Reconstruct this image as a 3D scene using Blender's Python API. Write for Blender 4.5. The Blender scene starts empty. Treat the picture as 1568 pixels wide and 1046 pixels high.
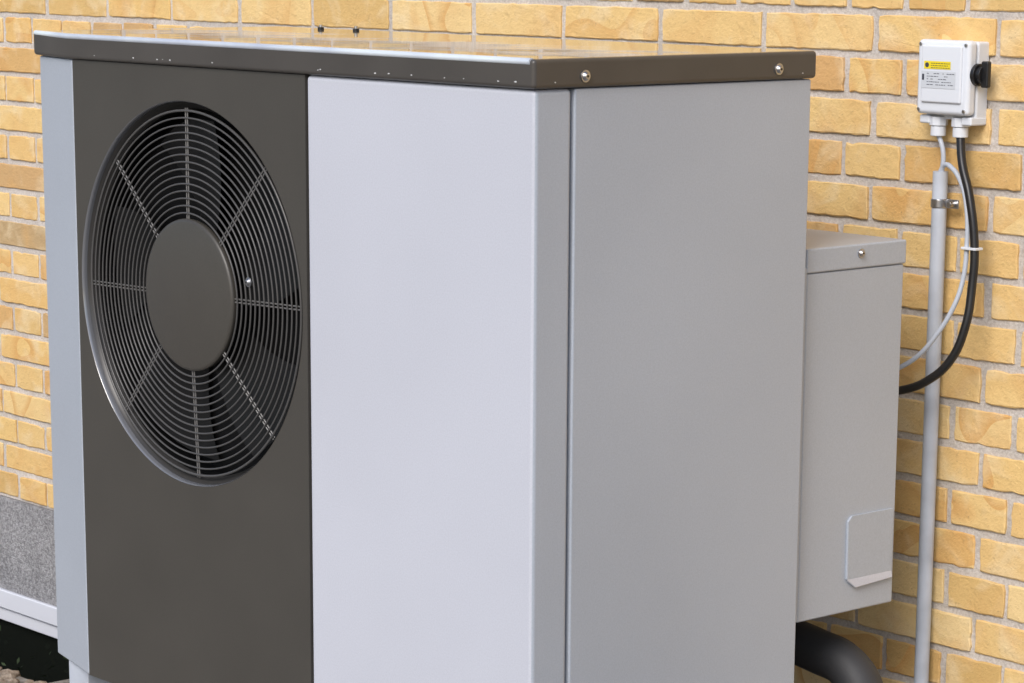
import bpy, bmesh, math, random
import numpy as np
from mathutils import Vector, Matrix
random.seed(7)
H=1.45
W=3.34
# ---------------------------------------------------------------- helpers
def newmat(name):
    m=bpy.data.materials.new(name); m.use_nodes=True
    nt=m.node_tree; b=nt.nodes["Principled BSDF"]
    return m,nt,b
def L(nt,a,b): nt.links.new(a,b)
def paint(name,col,rough=.4,bump=.02,bscale=900,var=.06,vscale=3.0,metallic=0,spec=.5,wave=0,coat=0,speck=0):
    m,nt,b=newmat(name)
    tc=nt.nodes.new("ShaderNodeTexCoord")
    n=nt.nodes.new("ShaderNodeTexNoise"); n.inputs["Scale"].default_value=vscale; n.inputs["Detail"].default_value=6
    L(nt,tc.outputs["Object"],n.inputs["Vector"])
    r=nt.nodes.new("ShaderNodeValToRGB")
    r.color_ramp.elements[0].position=.3; r.color_ramp.elements[1].position=.7
    r.color_ramp.elements[0].color=tuple(c*(1-var) for c in col)+(1,)
    r.color_ramp.elements[1].color=tuple(min(1,c*(1+var)) for c in col)+(1,)
    L(nt,n.outputs["Fac"],r.inputs["Fac"])
    out=r.outputs["Color"]
    if speck:
        n5=nt.nodes.new("ShaderNodeTexNoise"); n5.inputs["Scale"].default_value=420; n5.inputs["Detail"].default_value=3
        L(nt,tc.outputs["Object"],n5.inputs["Vector"])
        m5=nt.nodes.new("ShaderNodeMapRange"); m5.inputs[1].default_value=.3; m5.inputs[2].default_value=.7; m5.inputs[3].default_value=1-speck; m5.inputs[4].default_value=1+speck
        L(nt,n5.outputs["Fac"],m5.inputs[0])
        x5=nt.nodes.new("ShaderNodeMix"); x5.data_type='RGBA'; x5.blend_type='MULTIPLY'; x5.inputs[0].default_value=1
        L(nt,out,x5.inputs[6]); L(nt,m5.outputs[0],x5.inputs[7]); out=x5.outputs[2]
    L(nt,out,b.inputs["Base Color"])
    mr=nt.nodes.new("ShaderNodeMapRange"); mr.inputs[3].default_value=rough*.85; mr.inputs[4].default_value=rough*1.15
    n3=nt.nodes.new("ShaderNodeTexNoise"); n3.inputs["Scale"].default_value=11; n3.inputs["Detail"].default_value=5
    L(nt,tc.outputs["Object"],n3.inputs["Vector"])
    L(nt,n3.outputs["Fac"],mr.inputs[0]); L(nt,mr.outputs[0],b.inputs["Roughness"])
    b.inputs["Metallic"].default_value=metallic
    b.inputs["Specular IOR Level"].default_value=spec
    if coat:
        b.inputs["Coat Weight"].default_value=1; b.inputs["Coat Roughness"].default_value=.04; b.inputs["Coat IOR"].default_value=coat
    last=None
    if bump:
        n2=nt.nodes.new("ShaderNodeTexNoise"); n2.inputs["Scale"].default_value=bscale; n2.inputs["Detail"].default_value=2
        L(nt,tc.outputs["Object"],n2.inputs["Vector"])
        bp=nt.nodes.new("ShaderNodeBump"); bp.inputs["Strength"].default_value=bump; bp.inputs["Distance"].default_value=.001
        L(nt,n2.outputs["Fac"],bp.inputs["Height"]); last=bp.outputs["Normal"]
    if wave:
        n4=nt.nodes.new("ShaderNodeTexNoise"); n4.inputs["Scale"].default_value=5; n4.inputs["Detail"].default_value=1
        L(nt,tc.outputs["Object"],n4.inputs["Vector"])
        b4=nt.nodes.new("ShaderNodeBump"); b4.inputs["Strength"].default_value=1; b4.inputs["Distance"].default_value=wave
        L(nt,n4.outputs["Fac"],b4.inputs["Height"])
        if last: L(nt,last,b4.inputs["Normal"])
        last=b4.outputs["Normal"]
    if last:
        L(nt,last,b.inputs["Normal"])
        if coat: L(nt,last,b.inputs["Coat Normal"])
    return m
def empty(name):
    e=bpy.data.objects.new(name,None); bpy.context.collection.objects.link(e); e.empty_display_size=.1; return e
def addmesh(name,verts,faces,mat,parent=None,smooth=False):
    me=bpy.data.meshes.new(name); me.from_pydata([tuple(v) for v in verts],[],faces); me.update()
    ob=bpy.data.objects.new(name,me); bpy.context.collection.objects.link(ob)
    if mat: me.materials.append(mat)
    if parent: ob.parent=parent
    if smooth:
        for p in me.polygons: p.use_smooth=True
    return ob
def bevel(ob,w,seg=3):
    md=ob.modifiers.new("bevel","BEVEL"); md.width=w; md.segments=seg; md.limit_method='ANGLE'; md.angle_limit=math.radians(25)
    md.harden_normals=True
    for p in ob.data.polygons: p.use_smooth=True
    return ob
def prism(name,poly,z0,z1,mat,parent=None,bev=0,seg=3):
    n=len(poly)
    v=[(x,y,z0) for x,y in poly]+[(x,y,z1) for x,y in poly]
    f=[tuple(range(n-1,-1,-1)),tuple(range(n,2*n))]+[(i,(i+1)%n,n+(i+1)%n,n+i) for i in range(n)]
    o=addmesh(name,v,f,mat,parent)
    if bev: bevel(o,bev,seg)
    return o
def box(name,x0,x1,y0,y1,z0,z1,mat,parent=None,bev=0,seg=3):
    return prism(name,[(x0,y0),(x1,y0),(x1,y1),(x0,y1)],z0,z1,mat,parent,bev,seg)
def cyl(name,p0,p1,r,mat,parent=None,n=24,r2=None,bev=0):
    p0=Vector(p0);p1=Vector(p1);d=(p1-p0).normalized()
    a=d.orthogonal().normalized(); b=d.cross(a)
    if r2 is None: r2=r
    v=[];
    for p,rr in((p0,r),(p1,r2)):
        for i in range(n):
            t=2*math.pi*i/n; v.append(p+a*math.cos(t)*rr+b*math.sin(t)*rr)
    f=[tuple(range(n-1,-1,-1)),tuple(range(n,2*n))]+[(i,(i+1)%n,n+(i+1)%n,n+i) for i in range(n)]
    o=addmesh(name,v,f,mat,parent)
    bevel(o,bev if bev else min(r,(p1-p0).length)*.12,2)
    return o
def tube(name,pts,r,mat,parent=None,res=8,vec=False):
    cu=bpy.data.curves.new(name,'CURVE'); cu.dimensions='3D'; cu.bevel_depth=r; cu.bevel_resolution=6; cu.resolution_u=res; cu.use_fill_caps=True
    s=cu.splines.new('BEZIER'); s.bezier_points.add(len(pts)-1)
    for bp,p in zip(s.bezier_points,pts):
        bp.co=p; bp.handle_left_type=bp.handle_right_type='VECTOR' if vec else 'AUTO'
    o=bpy.data.objects.new(name,cu); bpy.context.collection.objects.link(o); cu.materials.append(mat)
    if parent: o.parent=parent
    return o
BLACK=[(-2.7355,3.3,1.1227),(-2.7107,3.29,1.0753),(-2.6923,3.285,.9976),(-2.6902,3.28,.9383),(-2.6917,3.27,.8789),(-2.7102,3.26,.8253),(-2.7457,3.25,.7906),(-2.7852,3.24,.7724),(-2.8116,3.22,.768)]
GREY=[(-2.7901,3.315,1.1065),(-2.7811,3.313,1.1162),(-2.7586,3.305,1.113),(-2.7381,3.3,1.0967),(-2.7165,3.29,1.0649),(-2.7076,3.285,.9963),(-2.7086,3.28,.9466),(-2.7162,3.27,.9065),(-2.7418,3.26,.859),(-2.767,3.25,.8266),(-2.787,3.24,.810),(-2.813,3.22,.7935)]
# ---------------------------------------------------------------- materials
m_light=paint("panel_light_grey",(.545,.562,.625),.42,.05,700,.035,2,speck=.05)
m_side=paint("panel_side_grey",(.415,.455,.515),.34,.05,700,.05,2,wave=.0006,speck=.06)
m_dark=paint("panel_dark",(.062,.057,.049),.36,.06,800,.08,5,speck=.08)
m_lid=paint("lid_top_glossy",(.078,.071,.064),.2,0,500,.10,6,spec=.5,wave=.0009,coat=1.7)
m_lidside=paint("lid_side_dark",(.070,.063,.056),.34,.04,600,.12,8,spec=.5)
m_edge_glint=paint("lid_edge_highlight",(.72,.78,.92),.22,.05,300,.25,6,metallic=.2)
m_wire=paint("grille_wire",(.080,.077,.075),.3,0,1,.05)
m_spoke=paint("grille_spoke",(.20,.195,.19),.3,0,1,.05,metallic=.3)
m_black=paint("black_plastic",(.012,.012,.013),.35,.03,500)
m_inner=paint("fan_duct_black",(.004,.004,.004),.5,0,spec=.2)
m_rubber=paint("pipe_insulation",(.035,.036,.04),.6,.3,250)
m_white=paint("white_plastic",(.72,.75,.80),.35,.02,500,.02)
m_cond=paint("conduit_grey",(.50,.54,.61),.4,.05,300,.12,20)
m_gcable=paint("grey_cable",(.48,.52,.59),.45,0)
m_zinc=paint("zinc",(.5,.5,.51),.3,.05,300,.1,40,metallic=1)
m_yellow=paint("yellow_sticker",(.85,.68,.02),.5,0)
m_paper=paint("label_print",(.60,.63,.67),.5,0)
m_ink=paint("ink",(.05,.05,.07),.6,0)
m_chip=paint("paint_chip",(.6,.6,.6),.5,0)
m_glass=paint("basement_glass",(.01,.012,.01),.08,0)
m_frame=paint("white_frame",(.74,.76,.82),.4,.05,60,.04)
def rough_mat(name,c1,c2,scale,bump,dist,c3=None):
    m,nt,b=newmat(name); tc=nt.nodes.new("ShaderNodeTexCoord")
    n=nt.nodes.new("ShaderNodeTexNoise"); n.inputs["Scale"].default_value=scale; n.inputs["Detail"].default_value=8; n.inputs["Roughness"].default_value=.7
    L(nt,tc.outputs["Object"],n.inputs["Vector"])
    r=nt.nodes.new("ShaderNodeValToRGB"); r.color_ramp.elements[0].position=.35; r.color_ramp.elements[1].position=.65
    r.color_ramp.elements[0].color=c1+(1,); r.color_ramp.elements[1].color=c2+(1,)
    L(nt,n.outputs["Fac"],r.inputs["Fac"])
    n2=nt.nodes.new("ShaderNodeTexNoise"); n2.inputs["Scale"].default_value=scale*.06; n2.inputs["Detail"].default_value=5
    L(nt,tc.outputs["Object"],n2.inputs["Vector"])
    mp=nt.nodes.new("ShaderNodeMapRange"); mp.inputs[1].default_value=.3; mp.inputs[2].default_value=.7; mp.inputs[3].default_value=.75; mp.inputs[4].default_value=1.0
    L(nt,n2.outputs["Fac"],mp.inputs[0])
    mx=nt.nodes.new("ShaderNodeMix"); mx.data_type='RGBA'; mx.blend_type='MULTIPLY'; mx.inputs[0].default_value=1
    L(nt,r.outputs["Color"],mx.inputs[6]); L(nt,mp.outputs[0],mx.inputs[7]); L(nt,mx.outputs[2],b.inputs["Base Color"])
    b.inputs["Roughness"].default_value=.9
    bp=nt.nodes.new("ShaderNodeBump"); bp.inputs["Strength"].default_value=bump; bp.inputs["Distance"].default_value=dist
    L(nt,n.outputs["Fac"],bp.inputs["Height"]); L(nt,bp.outputs["Normal"],b.inputs["Normal"])
    return m
m_plinth=rough_mat("plinth_render",(.24,.235,.24),(.60,.59,.61),150,1,.008)
m_conc=rough_mat("concrete",(.35,.34,.33),(.5,.48,.46),90,.5,.004)
m_soil=rough_mat("soil_gravel",(.25,.23,.21),(.50,.48,.45),70,1,.02)
m_well=rough_mat("mossy_wall",(.01,.014,.008),(.05,.06,.035),40,1,.02)
m_mortar=rough_mat("mortar",(.56,.50,.45),(.78,.73,.68),200,.9,.003)
# brick material
m_brick,nt,b=newmat("yellow_brick")
tc=nt.nodes.new("ShaderNodeTexCoord")
at=nt.nodes.new("ShaderNodeAttribute"); at.attribute_name="rnd"
at2=nt.nodes.new("ShaderNodeAttribute"); at2.attribute_name="rnd2"
ramp=nt.nodes.new("ShaderNodeValToRGB"); cr=ramp.color_ramp
cols=[(0,(.86,.65,.33)),(.2,(.80,.54,.21)),(.4,(.83,.60,.28)),(.6,(.77,.49,.18)),(.74,(.83,.58,.25)),(.87,(.66,.43,.16)),(.95,(.68,.40,.16)),(1,(.50,.35,.18))]
cr.elements[0].position=0; cr.elements[0].color=cols[0][1]+(1,); cr.elements[1].position=1; cr.elements[1].color=cols[-1][1]+(1,)
for p,c in cols[1:-1]:
    e=cr.elements.new(p); e.color=c+(1,)
L(nt,at.outputs["Fac"],ramp.inputs["Fac"])
off=nt.nodes.new("ShaderNodeVectorMath"); off.operation='SCALE'; off.inputs[0].default_value=(37,53,71)
L(nt,at2.outputs["Fac"],off.inputs["Scale"])
vadd=nt.nodes.new("ShaderNodeVectorMath"); vadd.operation='ADD'
L(nt,tc.outputs["Object"],vadd.inputs[0]); L(nt,off.outputs[0],vadd.inputs[1])
def noise(scale,det,dis=0,ro=.5):
    n=nt.nodes.new("ShaderNodeTexNoise"); n.inputs["Scale"].default_value=scale; n.inputs["Detail"].default_value=det; n.inputs["Distortion"].default_value=dis; n.inputs["Roughness"].default_value=ro
    L(nt,vadd.outputs[0],n.inputs["Vector"]); return n
def rampn(src,p0,p1,v0=0,v1=1):
    mr=nt.nodes.new("ShaderNodeMapRange"); mr.inputs[1].default_value=p0; mr.inputs[2].default_value=p1; mr.inputs[3].default_value=v0; mr.inputs[4].default_value=v1
    L(nt,src,mr.inputs[0]); return mr.outputs[0]
def mix(fac,a,bb,blend='MIX'):
    mx=nt.nodes.new("ShaderNodeMix"); mx.data_type='RGBA'; mx.blend_type=blend
    if isinstance(fac,float): mx.inputs[0].default_value=fac
    else: L(nt,fac,mx.inputs[0])
    for i,s in((6,a),(7,bb)):
        if isinstance(s,tuple): mx.inputs[i].default_value=s+(1,)
        else: L(nt,s,mx.inputs[i])
    return mx.outputs[2]
def math_(op,a,bb):
    mm=nt.nodes.new("ShaderNodeMath"); mm.operation=op
    for i,s in((0,a),(1,bb)):
        if isinstance(s,(int,float)): mm.inputs[i].default_value=s
        else: L(nt,s,mm.inputs[i])
    return mm.outputs[0]
n1=noise(5,.8,.5)
saw=math_('FRACT',math_('MULTIPLY',n1.outputs["Fac"],6.0),0)
band=rampn(saw,.55,1.0)
mask=rampn(at2.outputs["Fac"],.4,.8)
c=mix(math_('MULTIPLY',math_('MULTIPLY',band,mask),.8),ramp.outputs["Color"],(.68,.36,.11))
n2=noise(14,5,.6)
c=mix(rampn(n2.outputs["Fac"],.5,.68,0,.45),c,(.87,.73,.48))
n7=noise(9,3,.6)
c=mix(rampn(n7.outputs["Fac"],.5,.7,0,.5),c,(.72,.42,.15))
n4=noise(60,6,0,.7)
c=mix(rampn(n4.outputs["Fac"],.55,.75,0,.35),c,(.46,.28,.12))
n6=noise(220,4,0,.7)
c=mix(rampn(n6.outputs["Fac"],.60,.72,0,.55),c,(.34,.20,.09))
L(nt,c,b.inputs["Base Color"]); b.inputs["Roughness"].default_value=.7
bp=nt.nodes.new("ShaderNodeBump"); bp.inputs["Strength"].default_value=.9; bp.inputs["Distance"].default_value=.003
hh=math_('ADD',math_('ADD',n4.outputs["Fac"],math_('MULTIPLY',n6.outputs["Fac"],.4)),math_('MULTIPLY',n2.outputs["Fac"],1.0)); L(nt,hh,bp.inputs["Height"]); L(nt,bp.outputs["Normal"],b.inputs["Normal"])
# ---------------------------------------------------------------- brick wall
wall=empty("brick_wall")
V=[];F=[];R1=[];R2=[]
mod=.246; pitch=.0667; j=.0118
def add_brick(x0,x1,zc):
    dy=random.uniform(-.0015,.0015)
    z0=zc-(pitch-j)/2+random.uniform(-.001,.001); z1=zc+(pitch-j)/2+random.uniform(-.0012,.0012)
    x0+=random.uniform(-.0025,.0025)+j/2; x1+=random.uniform(-.0025,.0025)-j/2
    nx=16 if x1-x0>.15 else 9; nz=5
    per=[]
    for i in range(nx): per.append((x0+(x1-x0)*i/nx,z0))
    for i in range(nz): per.append((x1,z0+(z1-z0)*i/nz))
    for i in range(nx): per.append((x1-(x1-x0)*i/nx,z1))
    for i in range(nz): per.append((x0,z1-(z1-z0)*i/nz))
    n=len(per); base=len(V); cx=(x0+x1)/2; cz=(z0+z1)/2
    P=[(px+random.gauss(0,.0006),pz+random.gauss(0,.0005)) for px,pz in per]
    corners={0,nx,nx+nz,2*nx+nz}
    def inset(p,d,k):
        dx=d if p[0]<cx else -d; dz=d if p[1]<cz else -d
        q=[p[0],p[1]]
        onbottop=(k<=nx) or (nx+nz<=k<=2*nx+nz)
        onside=(nx<=k<=nx+nz) or (k>=2*nx+nz) or k==0
        if onside: q[0]+=dx
        if onbottop: q[1]+=dz
        return q
    a=[inset(p,random.uniform(.0,.0018) if k in corners else (random.uniform(.001,.003) if random.random()<.04 else 0),k) for k,p in enumerate(P)]
    for k,p in enumerate(a): V.append((p[0],W+.03,p[1]+H))
    for k,p in enumerate(a): V.append((p[0],W+.0014+dy,p[1]+H))
    for k,p in enumerate(a):
        q=inset(p,.0014+abs(random.gauss(0,.0006)),k); V.append((q[0],W+dy+random.gauss(0,.0002),q[1]+H))
    for ring in(0,1):
        for k in range(n):
            k2=(k+1)%n; o=base+ring*n
            F.append((o+k,o+k2,o+n+k2,o+n+k))
    F.append(tuple(base+2*n+k for k in range(n)))
    a1=random.random(); a2=random.random()
    R1.extend([a1]*(2*n+1)); R2.extend([a2]*(2*n+1))
for k in range(-20,18):
    zc=-.139-pitch*k
    if k%2==0:
        x=-2.955-mod*18
        while x<-.6: add_brick(x,x+mod,zc); x+=mod
    else:
        x=-2.955-mod*18+mod/4
        while x<-.6: add_brick(x,x+mod/2,zc); x+=mod/2
bo=addmesh("bricks",V,F,m_brick,wall)
for nm,arr in(("rnd",R1),("rnd2",R2)):
    at_=bo.data.attributes.new(nm,'FLOAT','FACE'); at_.data.foreach_set("value",np.array(arr,dtype=np.float32))
XL=-7.4; XR=-.6
zt=-.139+pitch*20.5+H; zb=-.139-pitch*17.5+H
addmesh("mortar",[(XL,W+.004,zb),(XR,W+.004,zb),(XR,W+.004,zt),(XL,W+.004,zt)],[(0,1,2,3)],m_mortar,wall)
box("wall_core",XL,XR,W+.031,W+.35,-1.0,zt,m_mortar,wall)
zw1=-1.534+H; wx0,wx1=-6.3,-4.95
box("plinth_band",XL,XR,W-.004,W+.03,zw1,zb-.001,m_plinth,wall)
box("plinth_right",wx1,XR,W-.004,W+.03,-1.0,zw1-.0005,m_plinth,wall)
box("plinth_left",XL,wx0,W-.004,W+.03,-1.0,zw1-.0005,m_plinth,wall)
win=empty("basement_window")
box("frame_top",wx0,wx1,W-.012,W+.02,zw1-.046,zw1-.001,m_frame,win,.003)
box("frame_sash",wx0+.01,wx1-.01,W-.004,W+.02,zw1-.080,zw1-.048,m_frame,win,.003)
box("glass",wx0,wx1,W+.012,W+.018,-.75,zw1-.081,m_glass,win)
box("frame_bottom",wx0,wx1,W-.012,W+.02,-.82,-.752,m_frame,win,.003)
# ---------------------------------------------------------------- ground with light well hole
gx0,gx1,gy0=-6.5,-4.6,2.78
def quad(x0,x1,y0,y1): return [(x0,y0,0),(x1,y0,0),(x1,y1,0),(x0,y1,0)]
gv=[];gf=[]
for q in(quad(-60,60,-60,gy0),quad(-60,gx0,gy0,W+.02),quad(gx1,60,gy0,W+.02),quad(-60,60,W+.02,60)):
    b0=len(gv); gv+=q; gf.append((b0,b0+1,b0+2,b0+3))
addmesh("ground",gv,gf,m_soil)
well=empty("light_well")
box("front_side",gx0,gx1,gy0-.08,gy0,-1.0,-.004,m_well,well)
box("left_side",gx0-.08,gx0,gy0+.001,W-.006,-1.0,-.004,m_well,well)
box("right_side",gx1,gx1+.08,gy0+.001,W-.006,-1.0,-.004,m_well,well)
box("floor",gx0,gx1,gy0,W,-1.05,-1.0,m_well,well)
def stones(name,regions,n,mat,rmin,rmax):
    Vs=[];Fs=[]
    bm=bmesh.new(); bmesh.ops.create_icosphere(bm,subdivisions=1,radius=1); bv=[v.co.copy() for v in bm.verts]; bf=[[v.index for v in f.verts] for f in bm.faces]; bm.free()
    for i in range(n):
        x0,x1,y0,y1=random.choice(regions); x=random.uniform(x0,x1); y=random.uniform(y0,y1); r=random.uniform(rmin,rmax)
        s=Vector((random.uniform(.7,1.3),random.uniform(.7,1.3),random.uniform(.4,.8)))*r; rz=random.uniform(0,6.28); o=len(Vs)
        for v in bv:
            k=random.uniform(.85,1.1); p=Vector((v.x*s.x*k,v.y*s.y*k,v.z*s.z*k)); p.rotate(Matrix.Rotation(rz,3,'Z')); Vs.append((p.x+x,p.y+y,p.z+r*.15))
        Fs+= [[o+a for a in f] for f in bf]
    return addmesh(name,Vs,Fs,mat)
stones("gravel",[(-6.0,-3.9,2.35,2.77)],1800,rough_mat("brown_gravel",(.20,.15,.11),(.50,.42,.34),70,1,.01),.008,.022)
lv=[];lf=[]
for i in range(2600):
    x=random.uniform(-6.2,-4.8); y=random.uniform(2.9,3.3); z=random.uniform(-.70,-.10)-.18*abs(math.sin(x*9))
    s=random.uniform(.006,.014); a=Vector((random.gauss(0,1),random.gauss(0,1),random.gauss(0,1))).normalized(); b2=a.orthogonal().normalized(); o=len(lv); p=Vector((x,y,z))
    lv+= [tuple(p-a*s),tuple(p+b2*s*.4),tuple(p+a*s),tuple(p-b2*s*.4)]; lf.append((o,o+1,o+2,o+3))
addmesh("weeds",lv,lf,paint("weed_leaf",(.035,.055,.025),.7,0,var=.4,vscale=12,spec=.2))
# ---------------------------------------------------------------- heat pump
hp=empty("heat_pump")
ZB=-1.203+H; ZT=-.188+H; ZL=-.149+H
FR=2.4; XRt=-2.705
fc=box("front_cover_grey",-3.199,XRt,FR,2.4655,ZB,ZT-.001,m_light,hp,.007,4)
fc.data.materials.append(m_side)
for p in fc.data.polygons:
    if p.normal.x>.9: p.material_index=1  # same paint as the front; this face's shade is put into a darker grey
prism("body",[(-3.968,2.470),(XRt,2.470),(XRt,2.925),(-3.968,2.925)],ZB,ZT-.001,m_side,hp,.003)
prism("left_corner_panel",[(-3.975,2.437),(-3.8185,FR),(-3.8185,2.46),(-3.972,2.466)],ZB,ZT-.001,m_side,hp,.003)
cx,cz,Ro=-3.5085,-.536+H,.296
x0,x1,z0,z1=-3.8165,-3.2015,ZB,ZT-.001
angs=sorted(set([2*math.pi*i/128 for i in range(128)]+[math.atan2(zz-cz,xx-cx)%(2*math.pi) for xx in(x0,x1) for zz in(z0,z1)]))
ins=[];outs=[]
for a in angs:
    ca,sa=math.cos(a),math.sin(a)
    t=min(((x1-cx)/ca if ca>1e-9 else ((x0-cx)/ca if ca<-1e-9 else 1e9)),((z1-cz)/sa if sa>1e-9 else ((z0-cz)/sa if sa<-1e-9 else 1e9)))
    ins.append((cx+Ro*ca,FR,cz+Ro*sa)); outs.append((cx+t*ca,FR,cz+t*sa))
n=len(angs); backs=[(p[0],FR+.012,p[2]) for p in outs]
addmesh("front_panel_dark",ins+outs+backs,[(i,n+i,n+(i+1)%n,(i+1)%n) for i in range(n)]+[(n+i,2*n+i,2*n+(i+1)%n,n+(i+1)%n) for i in range(n)],m_dark,hp)
def revolve(name,prof,mat,n=128):
    v=[];f=[]
    for i in range(n):
        a=2*math.pi*i/n
        for rr,yy in prof: v.append((cx+rr*math.cos(a),yy,cz+rr*math.sin(a)))
    m=len(prof)
    for i in range(n):
        for k in range(m-1):
            f.append((i*m+k,i*m+k+1,((i+1)%n)*m+k+1,((i+1)%n)*m+k))
    return addmesh(name,v,f,mat,hp,True)
m_lip=paint("opening_lip",(.17,.175,.19),.25,0,spec=1.0,coat=1.8)  # grey lightened to paint in the sky glint on the rim
m_lip2=paint("opening_shoulder",(.045,.043,.041),.3,0,spec=.6)
revolve("opening_lip",[(.2962,FR-.0005),(.2950,FR+.0010),(.2942,FR+.004),(.2938,FR+.008)],m_lip)
revolve("opening_shoulder",[(.2938,FR+.008),(.2915,FR+.012),(.286,FR+.018),(.283,FR+.026)],m_lip2)
revolve("fan_duct",[(.283,FR+.026),(.281,FR+.03),(.279,FR+.045),(.279,FR+.066)],m_inner)
revolve("duct_back",[(.279,FR+.066),(.0001,FR+.066)],m_inner)
bv=[];bf=[]
for bnum in range(5):
    a0=2*math.pi*bnum/5+.3; o=len(bv)
    for i in range(9):
        rr=.09+(.268-.09)*i/8; sw=.5*(i/8)**1.5
        for kk in range(5):
            aa=a0+sw*.5+(kk/4-.5)*.75; bv.append((cx+rr*math.cos(aa),FR+.045+(kk/4-.5)*.03,cz+rr*math.sin(aa)))
    for i in range(8):
        for kk in range(4): bf.append((o+i*5+kk,o+i*5+kk+1,o+(i+1)*5+kk+1,o+(i+1)*5+kk))
addmesh("fan_blades",bv,bf,paint("fan_blade",(.010,.010,.010),.5,0,spec=.3),hp,True)
gv=[];gf=[]
def torus(R,y,r,nn=120,m=8):
    o=len(gv)
    for i in range(nn):
        a=2*math.pi*i/nn
        for k in range(m):
            t=2*math.pi*k/m; rr=R+r*math.cos(t); gv.append((cx+rr*math.cos(a),y+r*math.sin(t),cz+rr*math.sin(a)))
    for i in range(nn):
        for k in range(m):
            gf.append((o+i*m+k,o+i*m+(k+1)%m,o+((i+1)%nn)*m+(k+1)%m,o+((i+1)%nn)*m+k))
def rod(p0,p1,r,m=8):
    p0=Vector(p0);p1=Vector(p1);d=(p1-p0).normalized();a=d.orthogonal().normalized();b_=d.cross(a);o=len(gv)
    for p in(p0,p1):
        for k in range(m):
            t=2*math.pi*k/m; gv.append(tuple(p+a*r*math.cos(t)+b_*r*math.sin(t)))
    for k in range(m): gf.append((o+k,o+(k+1)%m,o+m+(k+1)%m,o+m+k))
nr=15
for i in range(nr):
    R=.126+(.281-.126)*i/(nr-1); torus(R,FR+.005+.004*(i/(nr-1)),.0015 if i<nr-1 else .0021)
addmesh("grille_rings",gv,gf,m_wire,hp,True)
gv=[];gf=[]
for s in range(8):
    a=math.pi/4*s+math.radians(1.5); 
    for off_ in(-.0025,.0025):
        ca,sa=math.cos(a),math.sin(a); ox,oz=-sa*off_,ca*off_
        rod((cx+.110*ca+ox,FR+.0072,cz+.110*sa+oz),(cx+.285*ca+ox,FR+.0112,cz+.285*sa+oz),.0013)
addmesh("grille_spokes",gv,gf,m_spoke,hp,True)
revolve("grille_hub",[(.1165,FR+.012),(.1175,FR+.006),(.1165,FR+.0025),(.112,FR+.001),(.0001,FR-.0005)],m_dark,96)
ld=prism("lid",[(-3.984,2.431),(-3.822,2.393),(-2.7,2.393),(-2.7,2.931),(-3.984,2.931)],ZT,ZL,m_lidside,hp,.006,5)
ld.data.materials.append(m_lid)
for p in ld.data.polygons:
    if p.normal.z>.9: p.material_index=1
tube("lid_glint_rod",[(-3.979,2.4345,ZL-.0036),(-3.822,2.3960,ZL-.0036),(-2.708,2.3960,ZL-.0036)],.0048,m_edge_glint,hp,vec=True)  # added rod; its pale colour paints the sky highlight along the lid edge
cv=[];cf=[]
def chip(p,u,s):
    o=len(cv);k=random.randint(5,7)
    for i in range(k):
        t=2*math.pi*i/k; q=Vector(p)+Vector(u)*math.cos(t)*s*random.uniform(.7,2.2)+Vector((0,0,1))*math.sin(t)*s*random.uniform(.4,.9); cv.append(tuple(q))
    cf.append(tuple(range(o,o+k)))
for xx in [-3.74,-3.63,-3.565,-3.55,-3.53,-3.42,-3.16,-3.155,-3.03,-3.0,-2.95,-2.88,-2.84,-2.77,-2.735]:
    chip((xx,2.3924,ZT+.008+random.uniform(-.0005,.001)),(1,0,0),random.uniform(.0008,.002))
for yy in [2.43,2.9]:
    chip((-2.6994,yy,ZT+.008),(0,1,0),.0013)
addmesh("paint_chips",cv,cf,m_chip,hp)
def screw(name,p,axis,r,mat,parent):
    p=Vector(p);ax=Vector(axis)
    cyl(name+"_washer",p,p+ax*.002,r*1.25,mat,parent)
    cyl(name,p+ax*.002,p+ax*.006,r,mat,parent,r2=r*.55)
    cyl(name+"_socket",p+ax*.0055,p+ax*.0064,r*.3,m_black,parent,n=6)
screw("lid_screw_a",(-2.7,2.483,1.277),(1,0,0),.0065,m_zinc,hp)
screw("lid_screw_b",(-2.7,2.851,1.277),(1,0,0),.0065,m_zinc,hp)
for i,xb in enumerate((-3.795,-3.698)):
    cyl("lid_bolt_%d"%i,(xb,2.88,ZL-.002),(xb,2.88,ZL+.004),.0055,m_black,hp); cyl("lid_bolt_stud_%d"%i,(xb,2.88,ZL+.004),(xb,2.88,ZL+.008),.003,m_zinc,hp)
screw("grille_clip",(-3.3527,FR+.006,.949),(0,-1,0),.006,m_zinc,hp)
for xx in(-3.93,-2.86):
    box("foot_rail",xx,xx+.06,2.43,2.95,ZB-.05,ZB-.001,m_cond,hp,.003)
    for yy in(2.46,2.86):
        box("foot_block",xx-.03,xx+.09,yy,yy+.1,.001,ZB-.051,m_conc,hp,.006)
# side electrical box
eb=empty("electrical_box")
bx=-2.722
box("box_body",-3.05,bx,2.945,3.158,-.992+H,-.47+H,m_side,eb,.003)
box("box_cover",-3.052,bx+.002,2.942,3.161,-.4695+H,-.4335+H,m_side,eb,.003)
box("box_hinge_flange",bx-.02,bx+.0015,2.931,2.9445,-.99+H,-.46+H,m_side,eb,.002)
screw("cover_screw",(bx+.002,3.058,1.003),(1,0,0),.0055,m_zinc,eb)
fy0,fy1,fz0,fz1=3.048,3.149,-.948+H,-.843+H
fv=[(bx+.004,fy0,fz1-.008),(bx+.004,fy0+.008,fz1),(bx+.004,fy1,fz1),(bx+.004,fy1,fz0+.008),(bx+.004,fy0+.001,fz0+.008)]
bk=[(bx-.0005,y,z) for _,y,z in fv]
ff=[(0,1,2,3,4)]+[(i,(i+1)%5,5+(i+1)%5,5+i) for i in range(5)]
addmesh("flap",fv+bk,ff,m_side,eb)
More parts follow.
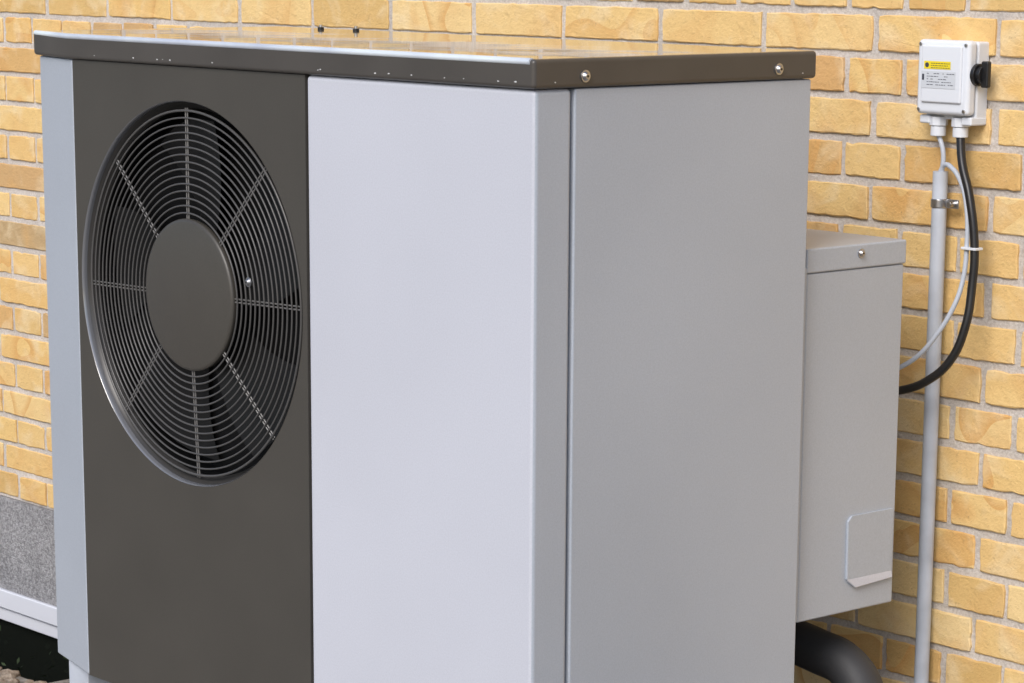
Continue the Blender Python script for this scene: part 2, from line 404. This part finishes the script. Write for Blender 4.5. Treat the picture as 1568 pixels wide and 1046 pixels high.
addmesh("flap_lip",[(bx+.004,fy0+.001,fz0+.0079),(bx+.004,fy1,fz0+.0079),(bx+.006,fy1,fz0-.002),(bx+.006,fy0+.018,fz0-.006),(bx+.0025,fy0+.001,fz0+.006),(bx+.0025,fy1,fz0+.006),(bx+.005,fy1,fz0-.003),(bx+.005,fy0+.018,fz0-.007)],[(0,1,2,3),(4,7,6,5),(3,2,6,7),(1,5,6,2),(0,3,7,4)],m_light,eb)
# pipes
pp=empty("insulated_pipe")
PP=[(-3.2,3.09,.395),(-2.93,3.10,.38),(-2.82,3.10,.37),(-2.755,3.10,.355),(-2.722,3.10,.315),(-2.715,3.10,.24),(-2.715,3.10,-.05)]
tube("pipe_a",PP,.035,m_rubber,pp)
tube("pipe_b",[(-3.2,3.0,.33),(-2.9,3.0,.32),(-2.83,3.0,.31),(-2.79,3.0,.27),(-2.78,3.0,.2),(-2.78,3.0,-.05)],.028,m_rubber,pp)
for xx,z in((-2.89,.376),(-2.875,.375)):
    tube("pipe_band",[(xx,3.10+.0365*math.cos(t),z+.0365*math.sin(t)) for t in [i*math.pi/8 for i in range(17)]],.0035,m_black,pp)
# ---------------------------------------------------------------- switch box
sb=empty("isolator_switch")
sx0,sx1,sy,sz0,sz1=-2.826,-2.723,3.292,-.268+H,-.143+H
box("base",sx0+.002,sx1-.001,sy+.022,W+.002,sz0+.004,sz1-.002,m_white,sb,.004)
box("cover",sx0,sx1,sy,sy+.0205,sz0+.012,sz1,m_white,sb,.007,4)
box("cover_face",sx0+.012,sx1-.012,sy-.004,sy+.002,sz0+.03,sz1-.008,m_white,sb,.003)
box("foot_left",sx0,sx0+.02,sy+.01,W,sz0-.003,sz0+.010,m_white,sb,.003)
box("foot_right",sx1-.02,sx1,sy+.01,W,sz0-.003,sz0+.010,m_white,sb,.003)
for xx in(sx0+.007,sx1-.007):
    for zz in(sz1-.007,sz0+.019): cyl("cover_screw",(xx,sy-.0015,zz),(xx,sy+.001,zz),.0028,m_zinc,sb,n=12)
fy=sy-.0046
def plate(name,xa,xb,za,zb_,mat,y=fy):
    addmesh(name,[(xa,y,za),(xb,y,za),(xb,y,zb_),(xa,y,zb_)],[(0,1,2,3)],mat,sb)
plate("yellow_sticker",-2.8075,-2.7552,1.263,1.2748,m_yellow)
plate("type_label",-2.8125,-2.745,1.234,1.2597,m_paper)
cyl("warning_dot",(-2.8015,fy-.0004,1.2689),(-2.8015,fy-.0002,1.2689),.0038,m_ink,sb,n=16)
tv=[];tf=[]
def ink(xa,xb,z,h):
    o=len(tv); tv.extend([(xa,fy-.0004,z),(xb,fy-.0004,z),(xb,fy-.0004,z+h),(xa,fy-.0004,z+h)]); tf.append((o,o+1,o+2,o+3))
for i in range(3):
    x=-2.7935
    while x<-2.759:
        w=random.uniform(.002,.005); ink(x,min(x+w,-2.7565),1.2748-.003-.0033*(i+0.2),.0009); x+=w+.001
ink(-2.8105,-2.8065,1.246,.009)
for i in range(5):
    x=-2.801
    while x<-2.750:
        w=random.uniform(.002,.006)
        if random.random()<.7: ink(x,min(x+w,-2.747),1.2597-.004-.0042*i,.0009)
        x+=w+.0012
addmesh("print",tv,tf,m_ink,sb)
hy,hz=3.312,1.256
cyl("handle_collar",(sx1-.001,hy,hz),(sx1+.006,hy,hz),.017,m_black,sb)
cyl("handle_knob",(sx1+.006,hy,hz),(sx1+.014,hy,hz),.013,m_black,sb)
box("handle_grip",sx1+.010,sx1+.024,hy-.005,hy+.005,hz-.019,hz+.021,m_black,sb,.003)
gx=[-2.7985,-2.7545]
for i,xg in enumerate(gx):
    cyl("gland_nut",(xg,3.316,sz0-.006),(xg,3.316,sz0+.008),.0145,m_white,sb,n=8,bev=.001)
    cyl("gland_body",(xg,3.316,sz0-.022),(xg,3.316,sz0-.0065),.012,m_white,sb)
cd=empty("conduit")
cxp=-2.791
tube("conduit_pipe",[(cxp,3.316,-.344+H),(cxp,3.316,-.8+H),(cxp,3.316,-1.2+H),(cxp,3.316,.0)],.0118,m_cond,cd)
cyl("saddle_clamp",(cxp,3.316,-.400+H),(cxp,3.316,-.386+H),.0136,m_zinc,cd)
box("clamp_strap",cxp+.012,cxp+.036,3.318,3.3205,-.400+H,-.386+H,m_zinc,cd,.0008)
cyl("clamp_screw",(cxp+.027,3.319,-.393+H),(cxp+.027,3.306,-.393+H),.0045,m_zinc,cd)
cyl("clamp_standoff",(cxp,3.326,-.393+H),(cxp,W+.002,-.393+H),.006,m_zinc,cd)
bc=empty("power_cable"); tube("black_cable",[(gx[1],3.316,sz0-.018)]+BLACK,.0068,m_black,bc)
gc=empty("signal_cable"); tube("grey_cable",GREY,.0038,m_gcable,gc)
tube("grey_cable_short",[(gx[0],3.316,sz0-.018),(-2.786,3.315,1.134),(cxp,3.316,-.36+H)],.0038,m_gcable,gc)
ct=empty("cable_tie"); box("strap",-2.7125,-2.683,3.276,3.294,.9945,.9985,m_white,ct,.001)
# ---------------------------------------------------------------- light
w=bpy.data.worlds.new("World"); bpy.context.scene.world=w; w.use_nodes=True
sk=w.node_tree.nodes.new("ShaderNodeTexSky"); sk.sky_type='NISHITA'; sk.sun_disc=False
el,az=math.radians(40),math.radians(157)
sk.sun_elevation=el; sk.sun_rotation=az; sk.dust_density=2.5; sk.air_density=1; sk.ozone_density=2
bg=w.node_tree.nodes["Background"]; bg.inputs[1].default_value=.15
w.node_tree.links.new(sk.outputs[0],bg.inputs[0])
sl=bpy.data.lights.new("sun","SUN"); sl.energy=2.1; sl.angle=math.radians(30); sl.color=(1,.97,.94)
so=bpy.data.objects.new("sun",sl); bpy.context.collection.objects.link(so)
sd=Vector((math.sin(az)*math.cos(el),math.cos(az)*math.cos(el),math.sin(el)))
so.rotation_euler=sd.to_track_quat('Z','Y').to_euler(); so.location=sd*10
# ---------------------------------------------------------------- camera
f=Vector((-.7328,.6468,-.21062)).normalized(); rr=Vector((.6608,.7506,.00639)); rr=(rr-f*rr.dot(f)).normalized(); up=rr.cross(f)
M=Matrix((rr,up,-f)).transposed().to_4x4(); M.translation=Vector((0,0,H))
cam=bpy.data.cameras.new("camera"); co=bpy.data.objects.new("camera",cam); bpy.context.collection.objects.link(co)
co.matrix_world=M; cam.sensor_width=36; cam.lens=96.87
cam.shift_y=.1888; cam.shift_x=-.01276; cam.clip_start=.05; cam.clip_end=500
bpy.context.scene.camera=co
s=bpy.context.scene; s.view_settings.view_transform='Standard'; s.view_settings.look='None'; s.view_settings.exposure=0
